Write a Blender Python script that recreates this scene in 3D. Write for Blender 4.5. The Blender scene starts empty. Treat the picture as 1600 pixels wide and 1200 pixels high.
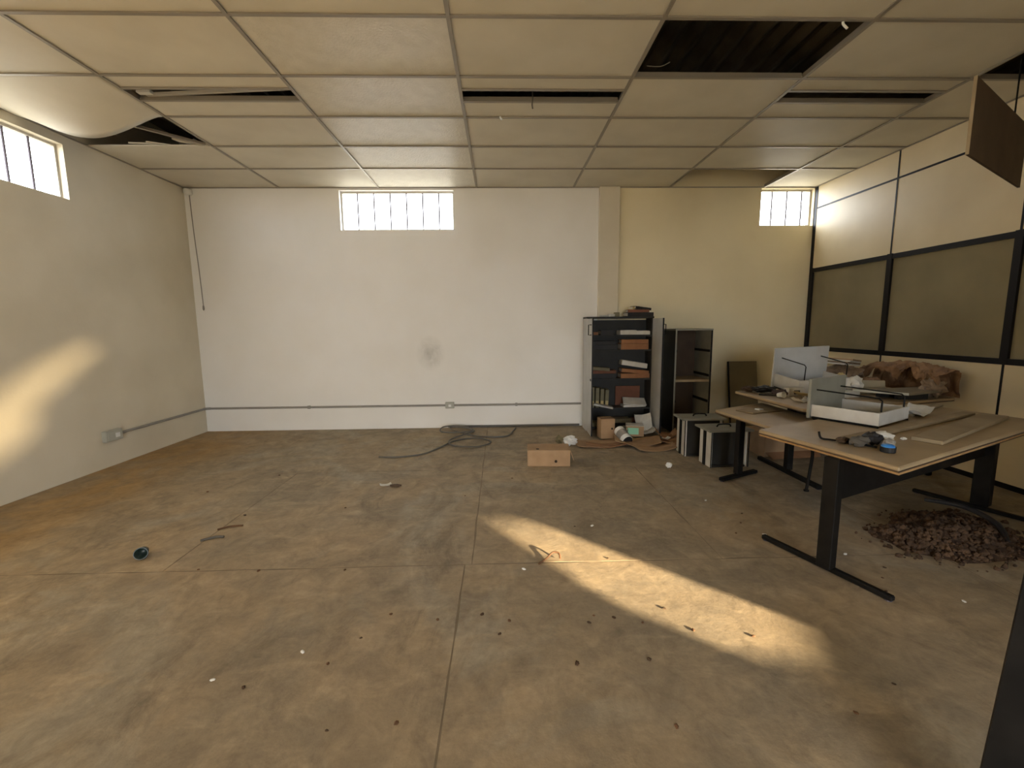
import bpy, bmesh, math, random
from mathutils import Vector, Matrix, noise as mn
random.seed(7)
S = bpy.context.scene
COL = S.collection

# ------------------------------------------------------------------ camera
cam = bpy.data.cameras.new('camera')
cam.sensor_width = 36.0
cam.lens = 694.5 / 1600 * 36.0
cam.clip_start = 0.02
co = bpy.data.objects.new('camera', cam); COL.objects.link(co)
YAW, PITCH, ROLL = .0264, -.1297, -.0096
f = Vector((math.sin(YAW)*math.cos(PITCH), math.cos(YAW)*math.cos(PITCH), math.sin(PITCH)))
r = Vector((math.cos(YAW), -math.sin(YAW), 0)); u = r.cross(f)
c_, s_ = math.cos(ROLL), math.sin(ROLL)
r, u = c_*r + s_*u, c_*u - s_*r
M4 = Matrix((r, u, -f)).transposed().to_4x4(); M4.translation = (0, 0, 1.376)
co.matrix_world = M4
S.camera = co

# ------------------------------------------------------------------ view + world + sun
S.view_settings.view_transform = 'Standard'
S.view_settings.look = 'None'
S.view_settings.gamma = 1
S.view_settings.use_curve_mapping = False
S.view_settings.exposure = 0.50
W = bpy.data.worlds.new('sky'); S.world = W; W.use_nodes = True
bg = W.node_tree.nodes['Background']
bg.inputs[0].default_value = (.93, .985, 1.05, 1)
bg.inputs[1].default_value = 10.5

sun = bpy.data.lights.new('sun', 'SUN'); sun.energy = 25; sun.angle = math.radians(1.5); sun.color = (1, .80, .52)
so = bpy.data.objects.new('sun', sun); COL.objects.link(so)
SD = Vector((-.673, .740, -.18)).normalized()
so.rotation_euler = SD.to_track_quat('-Z', 'Y').to_euler()
so.location = (12, -12, 5)

def portal(name, loc, size, direction):
    l = bpy.data.lights.new(name, 'AREA'); l.shape = 'RECTANGLE'; l.size, l.size_y = size
    l.cycles.is_portal = True
    o = bpy.data.objects.new(name, l); COL.objects.link(o); o.location = loc
    o.rotation_euler = Vector(direction).to_track_quat('-Z', 'Z').to_euler()
# daylight openings: left window, two back windows, doorway behind the camera, two gaps added in the rear side wall for sun patches
XL, XR, D, ZC = -3.97, 4.17, 6.0, 3.144
RX, RY = 2.6, -4.5
portal('sky_portal', (XL-.17, 3.68, 2.82), (1.46, .50), (1, 0, 0))
portal('sky_portal', (-1.30, D+.17, 2.87), (1.46, .50), (0, -1, 0))
portal('sky_portal', (6.45, 3.1, 2.8), (1.2, .5), (-1, 0, 0))  # daylight for the opening added in the far right wall
portal('sky_portal', (3.80, D+.17, 2.90), (.72, .50), (0, -1, 0))
portal('sky_portal', (.75, RY-.17, 1.2), (2.7, 2.4), (0, 1, 0))

# ------------------------------------------------------------------ materials
MATS = {}
def mat(name, col, rough=.6, col2=None, scale=6, detail=4, bump=0, bscale=None, metal=0, spec=.4, lo=.35, hi=.65, coat=0):
    if name in MATS: return MATS[name]
    m = bpy.data.materials.new(name); m.use_nodes = True
    n, l = m.node_tree.nodes, m.node_tree.links
    b = n['Principled BSDF']
    b.inputs['Base Color'].default_value = (*col, 1)
    b.inputs['Roughness'].default_value = rough
    b.inputs['Metallic'].default_value = metal
    b.inputs['Specular IOR Level'].default_value = spec
    tc = n.new('ShaderNodeTexCoord')
    if col2:
        t = n.new('ShaderNodeTexNoise'); t.inputs['Scale'].default_value = scale; t.inputs['Detail'].default_value = detail
        l.new(tc.outputs['Object'], t.inputs['Vector'])
        cr = n.new('ShaderNodeValToRGB'); cr.color_ramp.elements[0].position = lo; cr.color_ramp.elements[1].position = hi
        cr.color_ramp.elements[0].color = (*col, 1); cr.color_ramp.elements[1].color = (*col2, 1)
        l.new(t.outputs['Fac'], cr.inputs[0]); l.new(cr.outputs[0], b.inputs['Base Color'])
    if bump:
        t2 = n.new('ShaderNodeTexNoise'); t2.inputs['Scale'].default_value = bscale or scale*4; t2.inputs['Detail'].default_value = 3
        l.new(tc.outputs['Object'], t2.inputs['Vector'])
        bp = n.new('ShaderNodeBump'); bp.inputs['Strength'].default_value = bump; bp.inputs['Distance'].default_value = .01
        l.new(t2.outputs['Fac'], bp.inputs['Height']); l.new(bp.outputs[0], b.inputs['Normal'])
    MATS[name] = m
    return m

WALL = mat('cream_plaster', (.72, .66, .53), .75, (.63, .57, .44), 1.3, 5, .10, 35, lo=.38, hi=.72)
GLAREWALL = mat('glare_whitened_plaster', (.85, .84, .81), .75, (.79, .77, .72), 1.1, 5, .10, 35, lo=.38, hi=.75)  # pale plaster, made whiter and cooler to stand in for window glare
YELLOWWALL = mat('yellowish_plaster', (.86, .765, .53), .75, (.78, .685, .46), 1.3, 5, .10, 35, lo=.38, hi=.72)
TILE = mat('ceiling_tile_vinyl', (.69, .65, .545), .55, (.63, .59, .49), 2.5, 3, .05, 60)
TILE2 = mat('ceiling_tile_embossed', (.70, .66, .56), .42, (.64, .60, .50), 9, 3, .55, 55)
TBAR = mat('painted_steel_profile', (.30, .27, .225), .35, metal=.2)
ROOF = mat('fibre_cement', (.16, .14, .11), .9, (.10, .09, .07), 4, 5)
BLACK = mat('black_steel', (.006, .0055, .005), .6, (.011, .010, .009), 14, 4, spec=.15)
BLACKPROF = mat('black_aluminium_profile', (.010, .0095, .010), .45, spec=.2)
PANEL = mat('cream_laminate', (.72, .62, .42), .45, (.66, .56, .37), 2.2, 4)
GREYLAM = mat('grey_laminate', (.27, .265, .22), .5, (.22, .215, .175), 7, 4)
PALELAM = mat('pale_grey_laminate', (.50, .51, .51), .45, (.42, .43, .42), 5, 4)
DARKLAM = mat('dark_grey_laminate', (.034, .033, .030), .55, (.026, .025, .022), 6, 4, spec=.25)
DARKBROWN = mat('dark_brown_board', (.060, .036, .020), .7, (.085, .052, .028), 5, 5)
DESK = mat('dusty_desk_laminate', (.44, .335, .20), .45, (.36, .27, .16), 4, 6, .05, 60)
DESKEDGE = mat('dark_desk_edging', (.10, .065, .04), .5)
RAWCHIP = mat('raw_chipboard', (.48, .29, .12), .8, (.36, .21, .09), 25, 5)
WHITEMET = mat('white_drawer_side', (.62, .61, .57), .45, (.52, .50, .45), 8, 4)
CARD = mat('cardboard', (.42, .275, .155), .85, (.35, .22, .12), 7, 5, .08, 40)
CARDRED = mat('reddish_cardboard', (.36, .20, .105), .85, (.29, .15, .075), 7, 5, .08, 40)
KRAFT = mat('crumpled_kraft_paper', (.31, .18, .09), .75, (.15, .08, .04), 9, 7, .3, 30)
KRAFTPALE = mat('pale_brown_wrapping', (.33, .24, .16), .65, (.17, .11, .065), 9, 7, .3, 30)
PAPER = mat('white_paper', (.66, .64, .58), .8, (.56, .53, .46), 9, 4)
MANILA = mat('manila_paper', (.60, .47, .22), .8, (.50, .38, .17), 7, 4)
FOLDER = mat('brown_folder', (.33, .15, .06), .7, (.25, .11, .045), 8, 4)
DARKBOOK = mat('dark_binder', (.018, .017, .018), .5, (.03, .028, .027), 8, 3, spec=.25)
OLIVEBOOK = mat('olive_book_cover', (.22, .19, .11), .7, (.17, .145, .085), 9, 3)
REDBOARD = mat('red_brown_board', (.20, .075, .04), .7, (.155, .06, .03), 7, 3)
GREEN = mat('mint_green_label', (.30, .62, .42), .6)
BLUE = mat('blue_plastic', (.04, .22, .62), .35)
TEAL = mat('teal_plastic', (.03, .10, .10), .4)
PVC = mat('grey_pvc_conduit', (.30, .28, .25), .5, (.25, .235, .21), 6, 3)
SOCKET = mat('grey_socket_plastic', (.42, .42, .36), .45)
CABLE = mat('grey_cable', (.12, .11, .095), .5)
STEEL = mat('window_bar_paint', (.10, .085, .10), .5)
FRAME = mat('window_frame_paint', (.55, .52, .46), .5)
WOODPLANK = mat('dusty_plank', (.36, .28, .17), .75, (.28, .21, .12), 6, 6, .1, 40)
SOIL = mat('dark_soil', (.035, .019, .010), .95, (.075, .040, .020), 16, 5, .5, 60)
CLOD = mat('soil_clod', (.10, .055, .028), .95, (.035, .019, .010), 14, 4)
TAPE = mat('dark_grey_stone', (.10, .09, .075), .8)
CUPM = mat('dark_green_plastic', (.018, .030, .022), .35)
LEAF = mat('dry_leaf', (.13, .065, .03), .8)
WHITEP = mat('white_plastic', (.78, .78, .75), .35)
FLUO = mat('fluorescent_fitting', (.55, .54, .5), .4)

nt = GLAREWALL.node_tree; nn, ll = nt.nodes, nt.links; bs = nn['Principled BSDF']; src = bs.inputs['Base Color'].links[0].from_socket
tcs = nn.new('ShaderNodeTexCoord'); mp = nn.new('ShaderNodeMapping'); mp.inputs['Location'].default_value = (.93*5, -6.0*5, -1.02*4); mp.inputs['Scale'].default_value = (5, 5, 4)
gs = nn.new('ShaderNodeTexGradient'); gs.gradient_type = 'SPHERICAL'; ll.new(tcs.outputs['Object'], mp.inputs[0]); ll.new(mp.outputs[0], gs.inputs[0])
ns = nn.new('ShaderNodeTexNoise'); ns.inputs['Scale'].default_value = 7; ns.inputs['Distortion'].default_value = 2; ll.new(tcs.outputs['Object'], ns.inputs[0])
mm = nn.new('ShaderNodeMath'); mm.operation = 'MULTIPLY'; ll.new(gs.outputs['Fac'], mm.inputs[0]); ll.new(ns.outputs['Fac'], mm.inputs[1])
mx = nn.new('ShaderNodeMix'); mx.data_type = 'RGBA'; ll.new(mm.outputs[0], mx.inputs[0]); ll.new(src, mx.inputs[6]); mx.inputs[7].default_value = (.38, .37, .33, 1)
ll.new(mx.outputs[2], bs.inputs['Base Color'])
# glass of the partition: dusty tinted panes
def glass_mat():
    m = bpy.data.materials.new('dusty_tinted_glass'); m.use_nodes = True
    n, l = m.node_tree.nodes, m.node_tree.links; n.clear()
    out = n.new('ShaderNodeOutputMaterial')
    tr = n.new('ShaderNodeBsdfTransparent'); tr.inputs[0].default_value = (.62, .60, .50, 1)
    df = n.new('ShaderNodeBsdfDiffuse'); df.inputs[0].default_value = (.35, .305, .19, 1)
    gl = n.new('ShaderNodeBsdfGlossy'); gl.inputs[0].default_value = (.9, .9, .9, 1); gl.inputs['Roughness'].default_value = .06
    t = n.new('ShaderNodeTexNoise'); t.inputs['Scale'].default_value = 1.6; t.inputs['Detail'].default_value = 5
    tc = n.new('ShaderNodeTexCoord'); l.new(tc.outputs['Object'], t.inputs['Vector'])
    mr = n.new('ShaderNodeMapRange'); mr.inputs[1].default_value = .3; mr.inputs[2].default_value = .7
    mr.inputs[3].default_value = .55; mr.inputs[4].default_value = .75
    l.new(t.outputs['Fac'], mr.inputs[0])
    m1 = n.new('ShaderNodeMixShader'); l.new(mr.outputs[0], m1.inputs[0]); l.new(tr.outputs[0], m1.inputs[1]); l.new(df.outputs[0], m1.inputs[2])
    fr = n.new('ShaderNodeFresnel'); fr.inputs[0].default_value = 1.5
    m2 = n.new('ShaderNodeMixShader'); l.new(fr.outputs[0], m2.inputs[0]); l.new(m1.outputs[0], m2.inputs[1]); l.new(gl.outputs[0], m2.inputs[2])
    l.new(m2.outputs[0], out.inputs[0])
    return m
GLASS = glass_mat()

# floor: worn cement with ochre dust and grey patches
def floor_mat():
    m = bpy.data.materials.new('worn_cement_floor'); m.use_nodes = True
    n, l = m.node_tree.nodes, m.node_tree.links
    b = n['Principled BSDF']
    geo = n.new('ShaderNodeNewGeometry')
    def noise(scale, detail, rough=.55, stretch=(1, 1, 1), dist=0):
        mp = n.new('ShaderNodeMapping'); mp.inputs['Scale'].default_value = stretch
        l.new(geo.outputs['Position'], mp.inputs[0])
        t = n.new('ShaderNodeTexNoise'); t.inputs['Scale'].default_value = scale; t.inputs['Detail'].default_value = detail
        t.inputs['Roughness'].default_value = rough; t.inputs['Distortion'].default_value = dist
        l.new(mp.outputs[0], t.inputs['Vector']); return t.outputs['Fac']
    def ramp(src, p0, p1, c0, c1):
        cr = n.new('ShaderNodeValToRGB'); e = cr.color_ramp.elements
        e[0].position, e[1].position = p0, p1; e[0].color = (*c0, 1); e[1].color = (*c1, 1)
        l.new(src, cr.inputs[0]); return cr.outputs[0]
    def mix(fac, a, c, mode='MIX', k=None):
        x = n.new('ShaderNodeMix'); x.data_type = 'RGBA'; x.blend_type = mode
        if isinstance(fac, float): x.inputs[0].default_value = fac
        else: l.new(fac, x.inputs[0])
        l.new(a, x.inputs[6]); l.new(c, x.inputs[7]); return x.outputs[2]
    base = ramp(noise(.75, 6, .6, (1, 1.5, 1), .6), .36, .62, (.262, .218, .155), (.375, .288, .182))
    grey = ramp(noise(1.7, 7, .62, dist=.8), .44, .60, (.345, .300, .225), (.345, .300, .225))
    gmask = ramp(noise(.62, 7, .65, (1.3, 1, 1), 1.0), .50, .60, (0, 0, 0), (.85, .85, .85))
    c = mix(gmask, base, grey)
    dust = ramp(noise(2.6, 8, .68, (1, 2, 1), .5), .50, .66, (0, 0, 0), (.75, .75, .75))
    dcol = ramp(noise(9, 4), .3, .7, (.45, .36, .24), (.40, .31, .20))
    c = mix(dust, c, dcol)
    dk = ramp(noise(1.15, 8, .7, (1.6, 1, 1), 1.4), .52, .66, (0, 0, 0), (.75, .75, .75))
    dkc = ramp(noise(14, 4), .3, .7, (.195, .155, .105), (.225, .18, .12))
    c = mix(dk, c, dkc)
    sx = n.new('ShaderNodeSeparateXYZ'); l.new(geo.outputs['Position'], sx.inputs[0])
    mr = n.new('ShaderNodeMapRange'); mr.inputs[1].default_value = -2.75; mr.inputs[2].default_value = -3.35; l.new(sx.outputs[0], mr.inputs[0])
    mu = n.new('ShaderNodeMath'); mu.operation = 'MULTIPLY'; l.new(mr.outputs[0], mu.inputs[0])
    l.new(ramp(noise(1.3, 7, .6, dist=.6), .38, .55, (.15, .15, .15), (.85, .85, .85)), mu.inputs[1])
    och = ramp(noise(4, 4), .3, .7, (.42, .27, .11), (.35, .22, .09))
    c = mix(mu.outputs[0], c, och)
    speck = ramp(noise(70, 3, .6), .70, .76, (0, 0, 0), (.55, .55, .55))
    spc = ramp(noise(5, 2), .3, .7, (.12, .085, .05), (.15, .11, .07))
    c = mix(speck, c, spc)
    med = ramp(noise(5.5, 7, .68, (1.2, 1, 1), .9), .36, .66, (.82, .82, .83), (1.16, 1.15, 1.13))
    c = mix(1.0, c, med, 'MULTIPLY')
    fine = ramp(noise(28, 6, .7), .25, .75, (.86, .86, .86), (1.12, 1.12, 1.12))
    c = mix(1.0, c, fine, 'MULTIPLY')
    l.new(c, b.inputs['Base Color'])
    rr = n.new('ShaderNodeMapRange'); rr.inputs[3].default_value = .55; rr.inputs[4].default_value = .85
    l.new(noise(3, 5), rr.inputs[0]); l.new(rr.outputs[0], b.inputs['Roughness'])
    b.inputs['Specular IOR Level'].default_value = .3
    bp = n.new('ShaderNodeBump'); bp.inputs['Strength'].default_value = .25; bp.inputs['Distance'].default_value = .012
    l.new(noise(16, 8, .7), bp.inputs['Height']); l.new(bp.outputs[0], b.inputs['Normal'])
    return m
FLOOR = floor_mat()

# ------------------------------------------------------------------ mesh helpers
class MB:
    def __init__(s): s.v = []; s.f = []
    def add(s, vs, fs, m=None):
        k = len(s.v)
        for p in vs:
            p = Vector(p); s.v.append(m @ p if m else p)
        s.f += [[k+i for i in q] for q in fs]
        return s
    def box(s, x0, x1, y0, y1, z0, z1, m=None):
        return s.add([(x0,y0,z0),(x1,y0,z0),(x1,y1,z0),(x0,y1,z0),(x0,y0,z1),(x1,y0,z1),(x1,y1,z1),(x0,y1,z1)],
              [(3,2,1,0),(4,5,6,7),(0,1,5,4),(1,2,6,5),(2,3,7,6),(3,0,4,7)], m)
    def prism(s, poly, z0, z1, m=None):
        n = len(poly)
        a = sum(poly[i][0]*poly[(i+1)%n][1]-poly[(i+1)%n][0]*poly[i][1] for i in range(n))
        if a < 0: poly = poly[::-1]
        vs = [(p[0], p[1], z0) for p in poly] + [(p[0], p[1], z1) for p in poly]
        fs = [list(range(n))[::-1], list(range(n, 2*n))] + [(i, (i+1)%n, n+(i+1)%n, n+i) for i in range(n)]
        return s.add(vs, fs, m)
    def bar(s, a, b, w, h=None, up=(0,0,1)):          # square bar from a to b
        a, b = Vector(a), Vector(b); h = h or w
        d = (b-a).normalized(); upv = Vector(up)
        if abs(d.dot(upv)) > .98: upv = Vector((0,1,0))
        x = d.cross(upv).normalized(); z = x.cross(d)
        vs = [p + x*i*w/2 + z*j*h/2 for p in (a, b) for i, j in ((-1,-1),(1,-1),(1,1),(-1,1))]
        return s.add(vs, [(0,1,2,3),(7,6,5,4),(0,4,5,1),(1,5,6,2),(2,6,7,3),(3,7,4,0)])
    def tube(s, pts, rad, n=8, cap=True):
        pts = [Vector(p) for p in pts]; k = len(s.v); N = len(pts)
        x = None
        for i, p in enumerate(pts):
            d = (pts[min(i+1, N-1)] - pts[max(i-1, 0)]).normalized()
            if x is None:
                ref = Vector((0,0,1)) if abs(d.z) < .9 else Vector((1,0,0))
                x = d.cross(ref).normalized()
            else:
                x = (x - d*x.dot(d)).normalized()
            y = d.cross(x)
            rr = rad[i] if isinstance(rad, (list, tuple)) else rad
            for j in range(n):
                t = 2*math.pi*j/n; s.v.append(p + x*math.cos(t)*rr + y*math.sin(t)*rr)
        for i in range(N-1):
            for j in range(n):
                s.f.append([k+i*n+j, k+i*n+(j+1)%n, k+(i+1)*n+(j+1)%n, k+(i+1)*n+j])
        if cap:
            s.f.append([k+j for j in range(n)][::-1]); s.f.append([k+(N-1)*n+j for j in range(n)])
        return s
    def lathe(s, prof, n=20, m=None):
        k = len(s.v)
        for rr, z in prof:
            for j in range(n):
                t = 2*math.pi*j/n; p = Vector((rr*math.cos(t), rr*math.sin(t), z)); s.v.append(m @ p if m else p)
        for i in range(len(prof)-1):
            for j in range(n):
                s.f.append([k+i*n+j, k+i*n+(j+1)%n, k+(i+1)*n+(j+1)%n, k+(i+1)*n+j])
        return s
    def grid(s, fn, nu, nv, thick=0):
        k = len(s.v)
        P = [[Vector(fn(i/nu, j/nv)) for j in range(nv+1)] for i in range(nu+1)]
        for row in P: s.v += row
        idx = lambda i, j: k + i*(nv+1) + j
        for i in range(nu):
            for j in range(nv): s.f.append([idx(i,j), idx(i+1,j), idx(i+1,j+1), idx(i,j+1)])
        if thick:
            k2 = len(s.v)
            for row in P: s.v += [p - Vector((0,0,thick)) for p in row]
            id2 = lambda i, j: k2 + i*(nv+1) + j
            for i in range(nu):
                for j in range(nv): s.f.append([id2(i,j+1), id2(i+1,j+1), id2(i+1,j), id2(i,j)])
            ring = [(i,0) for i in range(nu)] + [(nu,j) for j in range(nv)] + [(i,nv) for i in range(nu,0,-1)] + [(0,j) for j in range(nv,0,-1)]
            for a, b in zip(ring, ring[1:]+ring[:1]): s.f.append([idx(*b), idx(*a), id2(*a), id2(*b)])
        return s
    def mesh(s, name, m, bevel=0, smooth=False):
        me = bpy.data.meshes.new(name); me.from_pydata([tuple(p) for p in s.v], [], s.f)
        bm = bmesh.new(); bm.from_mesh(me)
        bmesh.ops.recalc_face_normals(bm, faces=bm.faces)
        if bevel:
            bmesh.ops.bevel(bm, geom=[e for e in bm.edges if e.is_manifold and e.calc_face_angle(0) > .6], offset=bevel, segments=1, affect='EDGES', clamp_overlap=True)
        bm.to_mesh(me); bm.free()
        if smooth:
            for p in me.polygons: p.use_smooth = True
        me.materials.append(m)
        return me
    def build(s, name, m, parent=None, bevel=0, smooth=False):
        return link(name, s.mesh(name, m, bevel, smooth), parent)
def link(name, me, parent=None):
    o = bpy.data.objects.new(name, me); COL.objects.link(o)
    if parent: o.parent = parent
    return o
def tag(o, label, cat, group=None, kind=None):
    o['label'] = label; o['category'] = cat
    if group: o['group'] = group
    if kind: o['kind'] = kind
    return o
def empty(name, loc=(0,0,0), rz=0, rx=0, ry=0):
    o = bpy.data.objects.new(name, None); COL.objects.link(o); o.empty_display_size = .1
    o.location = loc; o.rotation_euler = (rx, ry, rz); return o
def struct(o, label, cat): return tag(o, label, cat, kind='structure')
def rot(loc, rz=0, rx=0, ry=0):
    from mathutils import Euler
    return Matrix.Translation(loc) @ Euler((rx, ry, rz)).to_matrix().to_4x4()
def spline(pts, n=8):
    P = [Vector(p) for p in pts]; out = []
    for i in range(len(P)-1):
        a, b, c, d = P[max(i-1,0)], P[i], P[i+1], P[min(i+2,len(P)-1)]
        for k in range(n):
            t = k/n
            out.append(.5*((2*b)+(-a+c)*t+(2*a-5*b+4*c-d)*t*t+(-a+3*b-3*c+d)*t**3))
    return out + [P[-1]]

# ------------------------------------------------------------------ the room
def wall_boxes(u0, u1, z0, z1, holes):
    """rectangles covering [u0,u1]x[z0,z1] minus axis-aligned holes"""
    us = sorted({u0, u1, *[h[0] for h in holes], *[h[1] for h in holes]})
    res = []
    for a, b in zip(us, us[1:]):
        m = (a+b)/2; cuts = sorted((h[2], h[3]) for h in holes if h[0] < m < h[1]); z = z0
        for lo, hi in cuts:
            if lo > z: res.append((a, b, z, lo))
            z = hi
        if z < z1: res.append((a, b, z, z1))
    return res
ZT = 3.95
TH = .15
WB = [(-2.03, -.57, 2.62, 3.115), (3.45, 4.16, 2.655, 3.13)]
mb = MB()
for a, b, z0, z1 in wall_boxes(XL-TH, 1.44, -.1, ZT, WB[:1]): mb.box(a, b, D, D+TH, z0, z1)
struct(mb.build('wall_back', GLAREWALL), 'plastered back wall left of the pilaster, whitened for window glare, with one high window', 'wall')
mb = MB()
for a, b, z0, z1 in wall_boxes(1.44, 6.4, -.1, ZT, WB[1:]): mb.box(a, b, D, D+TH, z0, z1)
struct(mb.build('wall_back_right', YELLOWWALL), 'yellowish plastered back wall right of the pilaster', 'wall')
WLW = (2.95, 4.42, 2.575, 3.06)
mb = MB()
for a, b, z0, z1 in wall_boxes(RY-TH, D, -.1, ZT, [WLW]): mb.box(XL-TH, XL, a, b, z0, z1)
struct(mb.build('wall_left', WALL), 'cream plastered left wall with a high barred window', 'wall')
mb = MB()
for a, b, z0, z1 in wall_boxes(XL-TH, RX+TH, -.1, ZT, [(-.6, 2.1, 0, 2.4)]): mb.box(a, b, RY-TH, RY, z0, z1)
struct(mb.build('wall_rear', WALL), 'plastered rear wall with a wide open doorway', 'wall')
# side wall behind the camera: unseen low opening and slanting gap, shaped to cast the sun patches
mb = MB()
OP1 = (-.5, .6, .2, .9)
OP2 = (-3.95, -2.7, 1.95, 3.05)
for a, b, z0, z1 in wall_boxes(RY, .65, -.1, ZT, [OP1, OP2]): mb.box(RX, RX+TH*.3, a, b, z0, z1)
gap = [(-2.77, 3.03), (-2.73, 2.95), (-3.06, 2.73), (-3.27, 2.60), (-3.43, 2.46), (-3.40, 2.37), (-3.48, 2.25), (-3.66, 2.16), (-3.92, 2.06), (-3.90, 2.48), (-3.62, 2.66), (-3.29, 2.84)]  # outline projected back from the sun patch on the left wall
# ring between the hole rectangle and the outline shaped for a sun patch
def ring_fill(mb, rect, poly, x0, x1):
    bm = bmesh.new()
    a, b, c, d = rect
    outer = [bm.verts.new((x0, y, z)) for y, z in ((a,c),(b,c),(b,d),(a,d))]
    inner = [bm.verts.new((x0, y, z)) for y, z in poly]
    es = []
    for L in (outer, inner):
        for i in range(len(L)): es.append(bm.edges.new((L[i], L[(i+1) % len(L)])))
    bmesh.ops.triangle_fill(bm, use_beauty=True, edges=es)
    ext = bmesh.ops.extrude_face_region(bm, geom=list(bm.faces))
    bmesh.ops.translate(bm, vec=(x1-x0, 0, 0), verts=[g for g in ext['geom'] if isinstance(g, bmesh.types.BMVert)])
    bm.verts.index_update()
    mb.add([v.co for v in bm.verts], [[v.index for v in fc.verts] for fc in bm.faces]); bm.free()
ring_fill(mb, OP2, gap, RX, RX+.03)
ring_fill(mb, OP1, [(.0, .715), (.38, .63), (.52, .33), (.18, .36), (-.12, .44), (-.24, .56)], RX, RX+.03)  # low opening outlined to draw the sun streak on the floor
mb.box(RX, 6.4, .65, .77, -.1, ZT)
SUNDIM = bpy.data.materials.new('sun_dimming_film'); SUNDIM.use_nodes = True
SUNDIM.node_tree.nodes.clear(); _o = SUNDIM.node_tree.nodes.new('ShaderNodeOutputMaterial'); _t = SUNDIM.node_tree.nodes.new('ShaderNodeBsdfTransparent')
_t.inputs[0].default_value = (.35, .34, .315, 1); SUNDIM.node_tree.links.new(_t.outputs[0], _o.inputs[0])
fm_ = MB(); fm_.box(RX+.036, RX+.038, -4.0, -2.65, 1.9, 3.1)  # unseen film added to dim the sun patch on the left wall
struct(fm_.build('window_4', SUNDIM), 'unseen film added over the shaped gap to dim the sun', 'window')
struct(mb.build('wall_side_rear', WALL), 'plastered side wall behind the viewpoint with openings shaped for the sun patches', 'wall')
mb = MB()
for a, b, z0, z1 in wall_boxes(.77, D, -.1, ZT, [(2.5, 3.7, 2.55, 3.05)]): mb.box(6.3, 6.4, a, b, z0, z1)  # unseen opening added to light the pipe behind the partition glass
struct(mb.build('wall_far_right', WALL), 'plain wall of the room beyond the partition with an added light opening', 'wall')
mb = MB(); mb.box(1.31, 1.575, D-.05, D+.01, 0, ZC)
struct(mb.build('trim_1', WALL, bevel=.004), 'shallow plastered pilaster on back wall above the open cabinet', 'pilaster')

# floor slabs with recessed joints
fl = empty('floor'); struct(fl, 'worn dusty cement floor with joints and stains', 'floor')
mb = MB(); mb.box(XL-.1, 6.4, RY-.1, D+.1, -.12, -.0015); mb.build('screed', mat('joint_dirt', (.24, .19, .13), .95, (.19, .15, .10), 8), fl)
xs0 = [XL, -1.95, -.18, 1.30, RX, 6.3]; ys0 = [RY, -1.4, .6, 2.44, 4.17, D]
def slab(quad):
    mb = MB(); c = Vector((sum(p[0] for p in quad)/4, sum(p[1] for p in quad)/4))
    q = []
    for p in quad:
        d = Vector(p) - c
        q.append((p[0]-math.copysign(.002, d.x), p[1]-math.copysign(.002, d.y)))
    # subdivide the edges so joints wobble a little
    pts = []
    for i in range(4):
        a, b = Vector(q[i]), Vector(q[(i+1) % 4]); n = max(2, int((b-a).length/.09))
        nrm = Vector((-(b-a).y, (b-a).x)).normalized()
        for k in range(n):
            p = a.lerp(b, k/n)
            w = 0 if k == 0 else .012*(mn.noise(Vector((p.x*3.1, p.y*3.1, i)))+.2*random.random())
            pts.append(tuple(p + nrm*abs(w)))
    return mb.prism(pts, -.05, 0)
rows = {0: [XL, -.22, RX], 1: [XL, -.22, RX, 6.3], 2: [XL, -.22, RX, 6.3], 3: [XL, -1.95, -.18, 1.30, RX, 6.3], 4: [XL, -.18, RX, 6.3]}
for j, xs1 in rows.items():
    for x0, x1 in zip(xs1, xs1[1:]):
        slab([(x0, ys0[j]), (x1, ys0[j]), (x1, ys0[j+1]), (x0, ys0[j+1])]).build('slab', FLOOR, fl)

mb = MB(); mb.box(-40, 40, -40, 46, -.6, -.125)
struct(mb.build('ground', mat('outdoor_soil', (.27, .235, .18), .95, (.2, .175, .13), .5)), 'bare ground outside the building', 'ground')
# roof above the suspended ceiling
mb = MB()
mb.grid(lambda a, b: (XL-.2+a*10.8, RY-.2+b*11.0, 3.72+.03*math.sin(a*10.8*2*math.pi/.177)), 480, 1, .012)
struct(mb.build('roof', ROOF, smooth=False), 'dark corrugated fibre cement roof seen through missing ceiling panels', 'roof')

# suspended ceiling
ce = empty('ceiling', (0, 0, 0)); struct(ce, 'suspended ceiling of pale rectangular panels on a metal grid', 'ceiling')
CX = [XL, -2.773, -1.523, -.273, .977, 2.227, 3.477, XR]
RYs = [D, 5.305, 4.680, 4.055, 3.430, 2.806, 2.181, 1.556]
mb = MB(); mb.box(XL, RX, RY, 1.556, ZC, ZC+.02); mb.box(RX, 6.3, .77, 1.556, ZC, ZC+.02); mb.build('rear_ceiling_panel', TILE, ce)
mb = MB(); mb.box(XR+.03, 6.3, 1.556, D, ZC, ZC+.02); mb.build('side_room_ceiling_panel', TILE, ce)
tiles = {}
def tile(x0, x1, y0, y1, m):
    key = (round(x1-x0, 3), round(y1-y0, 3), m.name)
    if key not in tiles:
        w, h = (x1-x0)/2, (y1-y0)/2
        tiles[key] = MB().box(-w+.004, w-.004, -h+.004, h-.004, 0, .014).mesh('ceiling_tile', m)
    o = link('ceiling_tile', tiles[key], ce); o.location = ((x0+x1)/2, (y0+y1)/2, ZC+.002)
    o.rotation_euler = (random.uniform(-.002, .002), random.uniform(-.0015, .0015), 0)
    return o
def tbar(a, b, z=ZC):
    m = MB().bar((a[0], a[1], z-.004), (b[0], b[1], z-.004), .024, .008)
    m.bar((a[0], a[1], z+.016), (b[0], b[1], z+.016), .003, .034)
    return m.build('t_bar', TBAR, ce)
SLOT = (3.605, 3.785)
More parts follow.
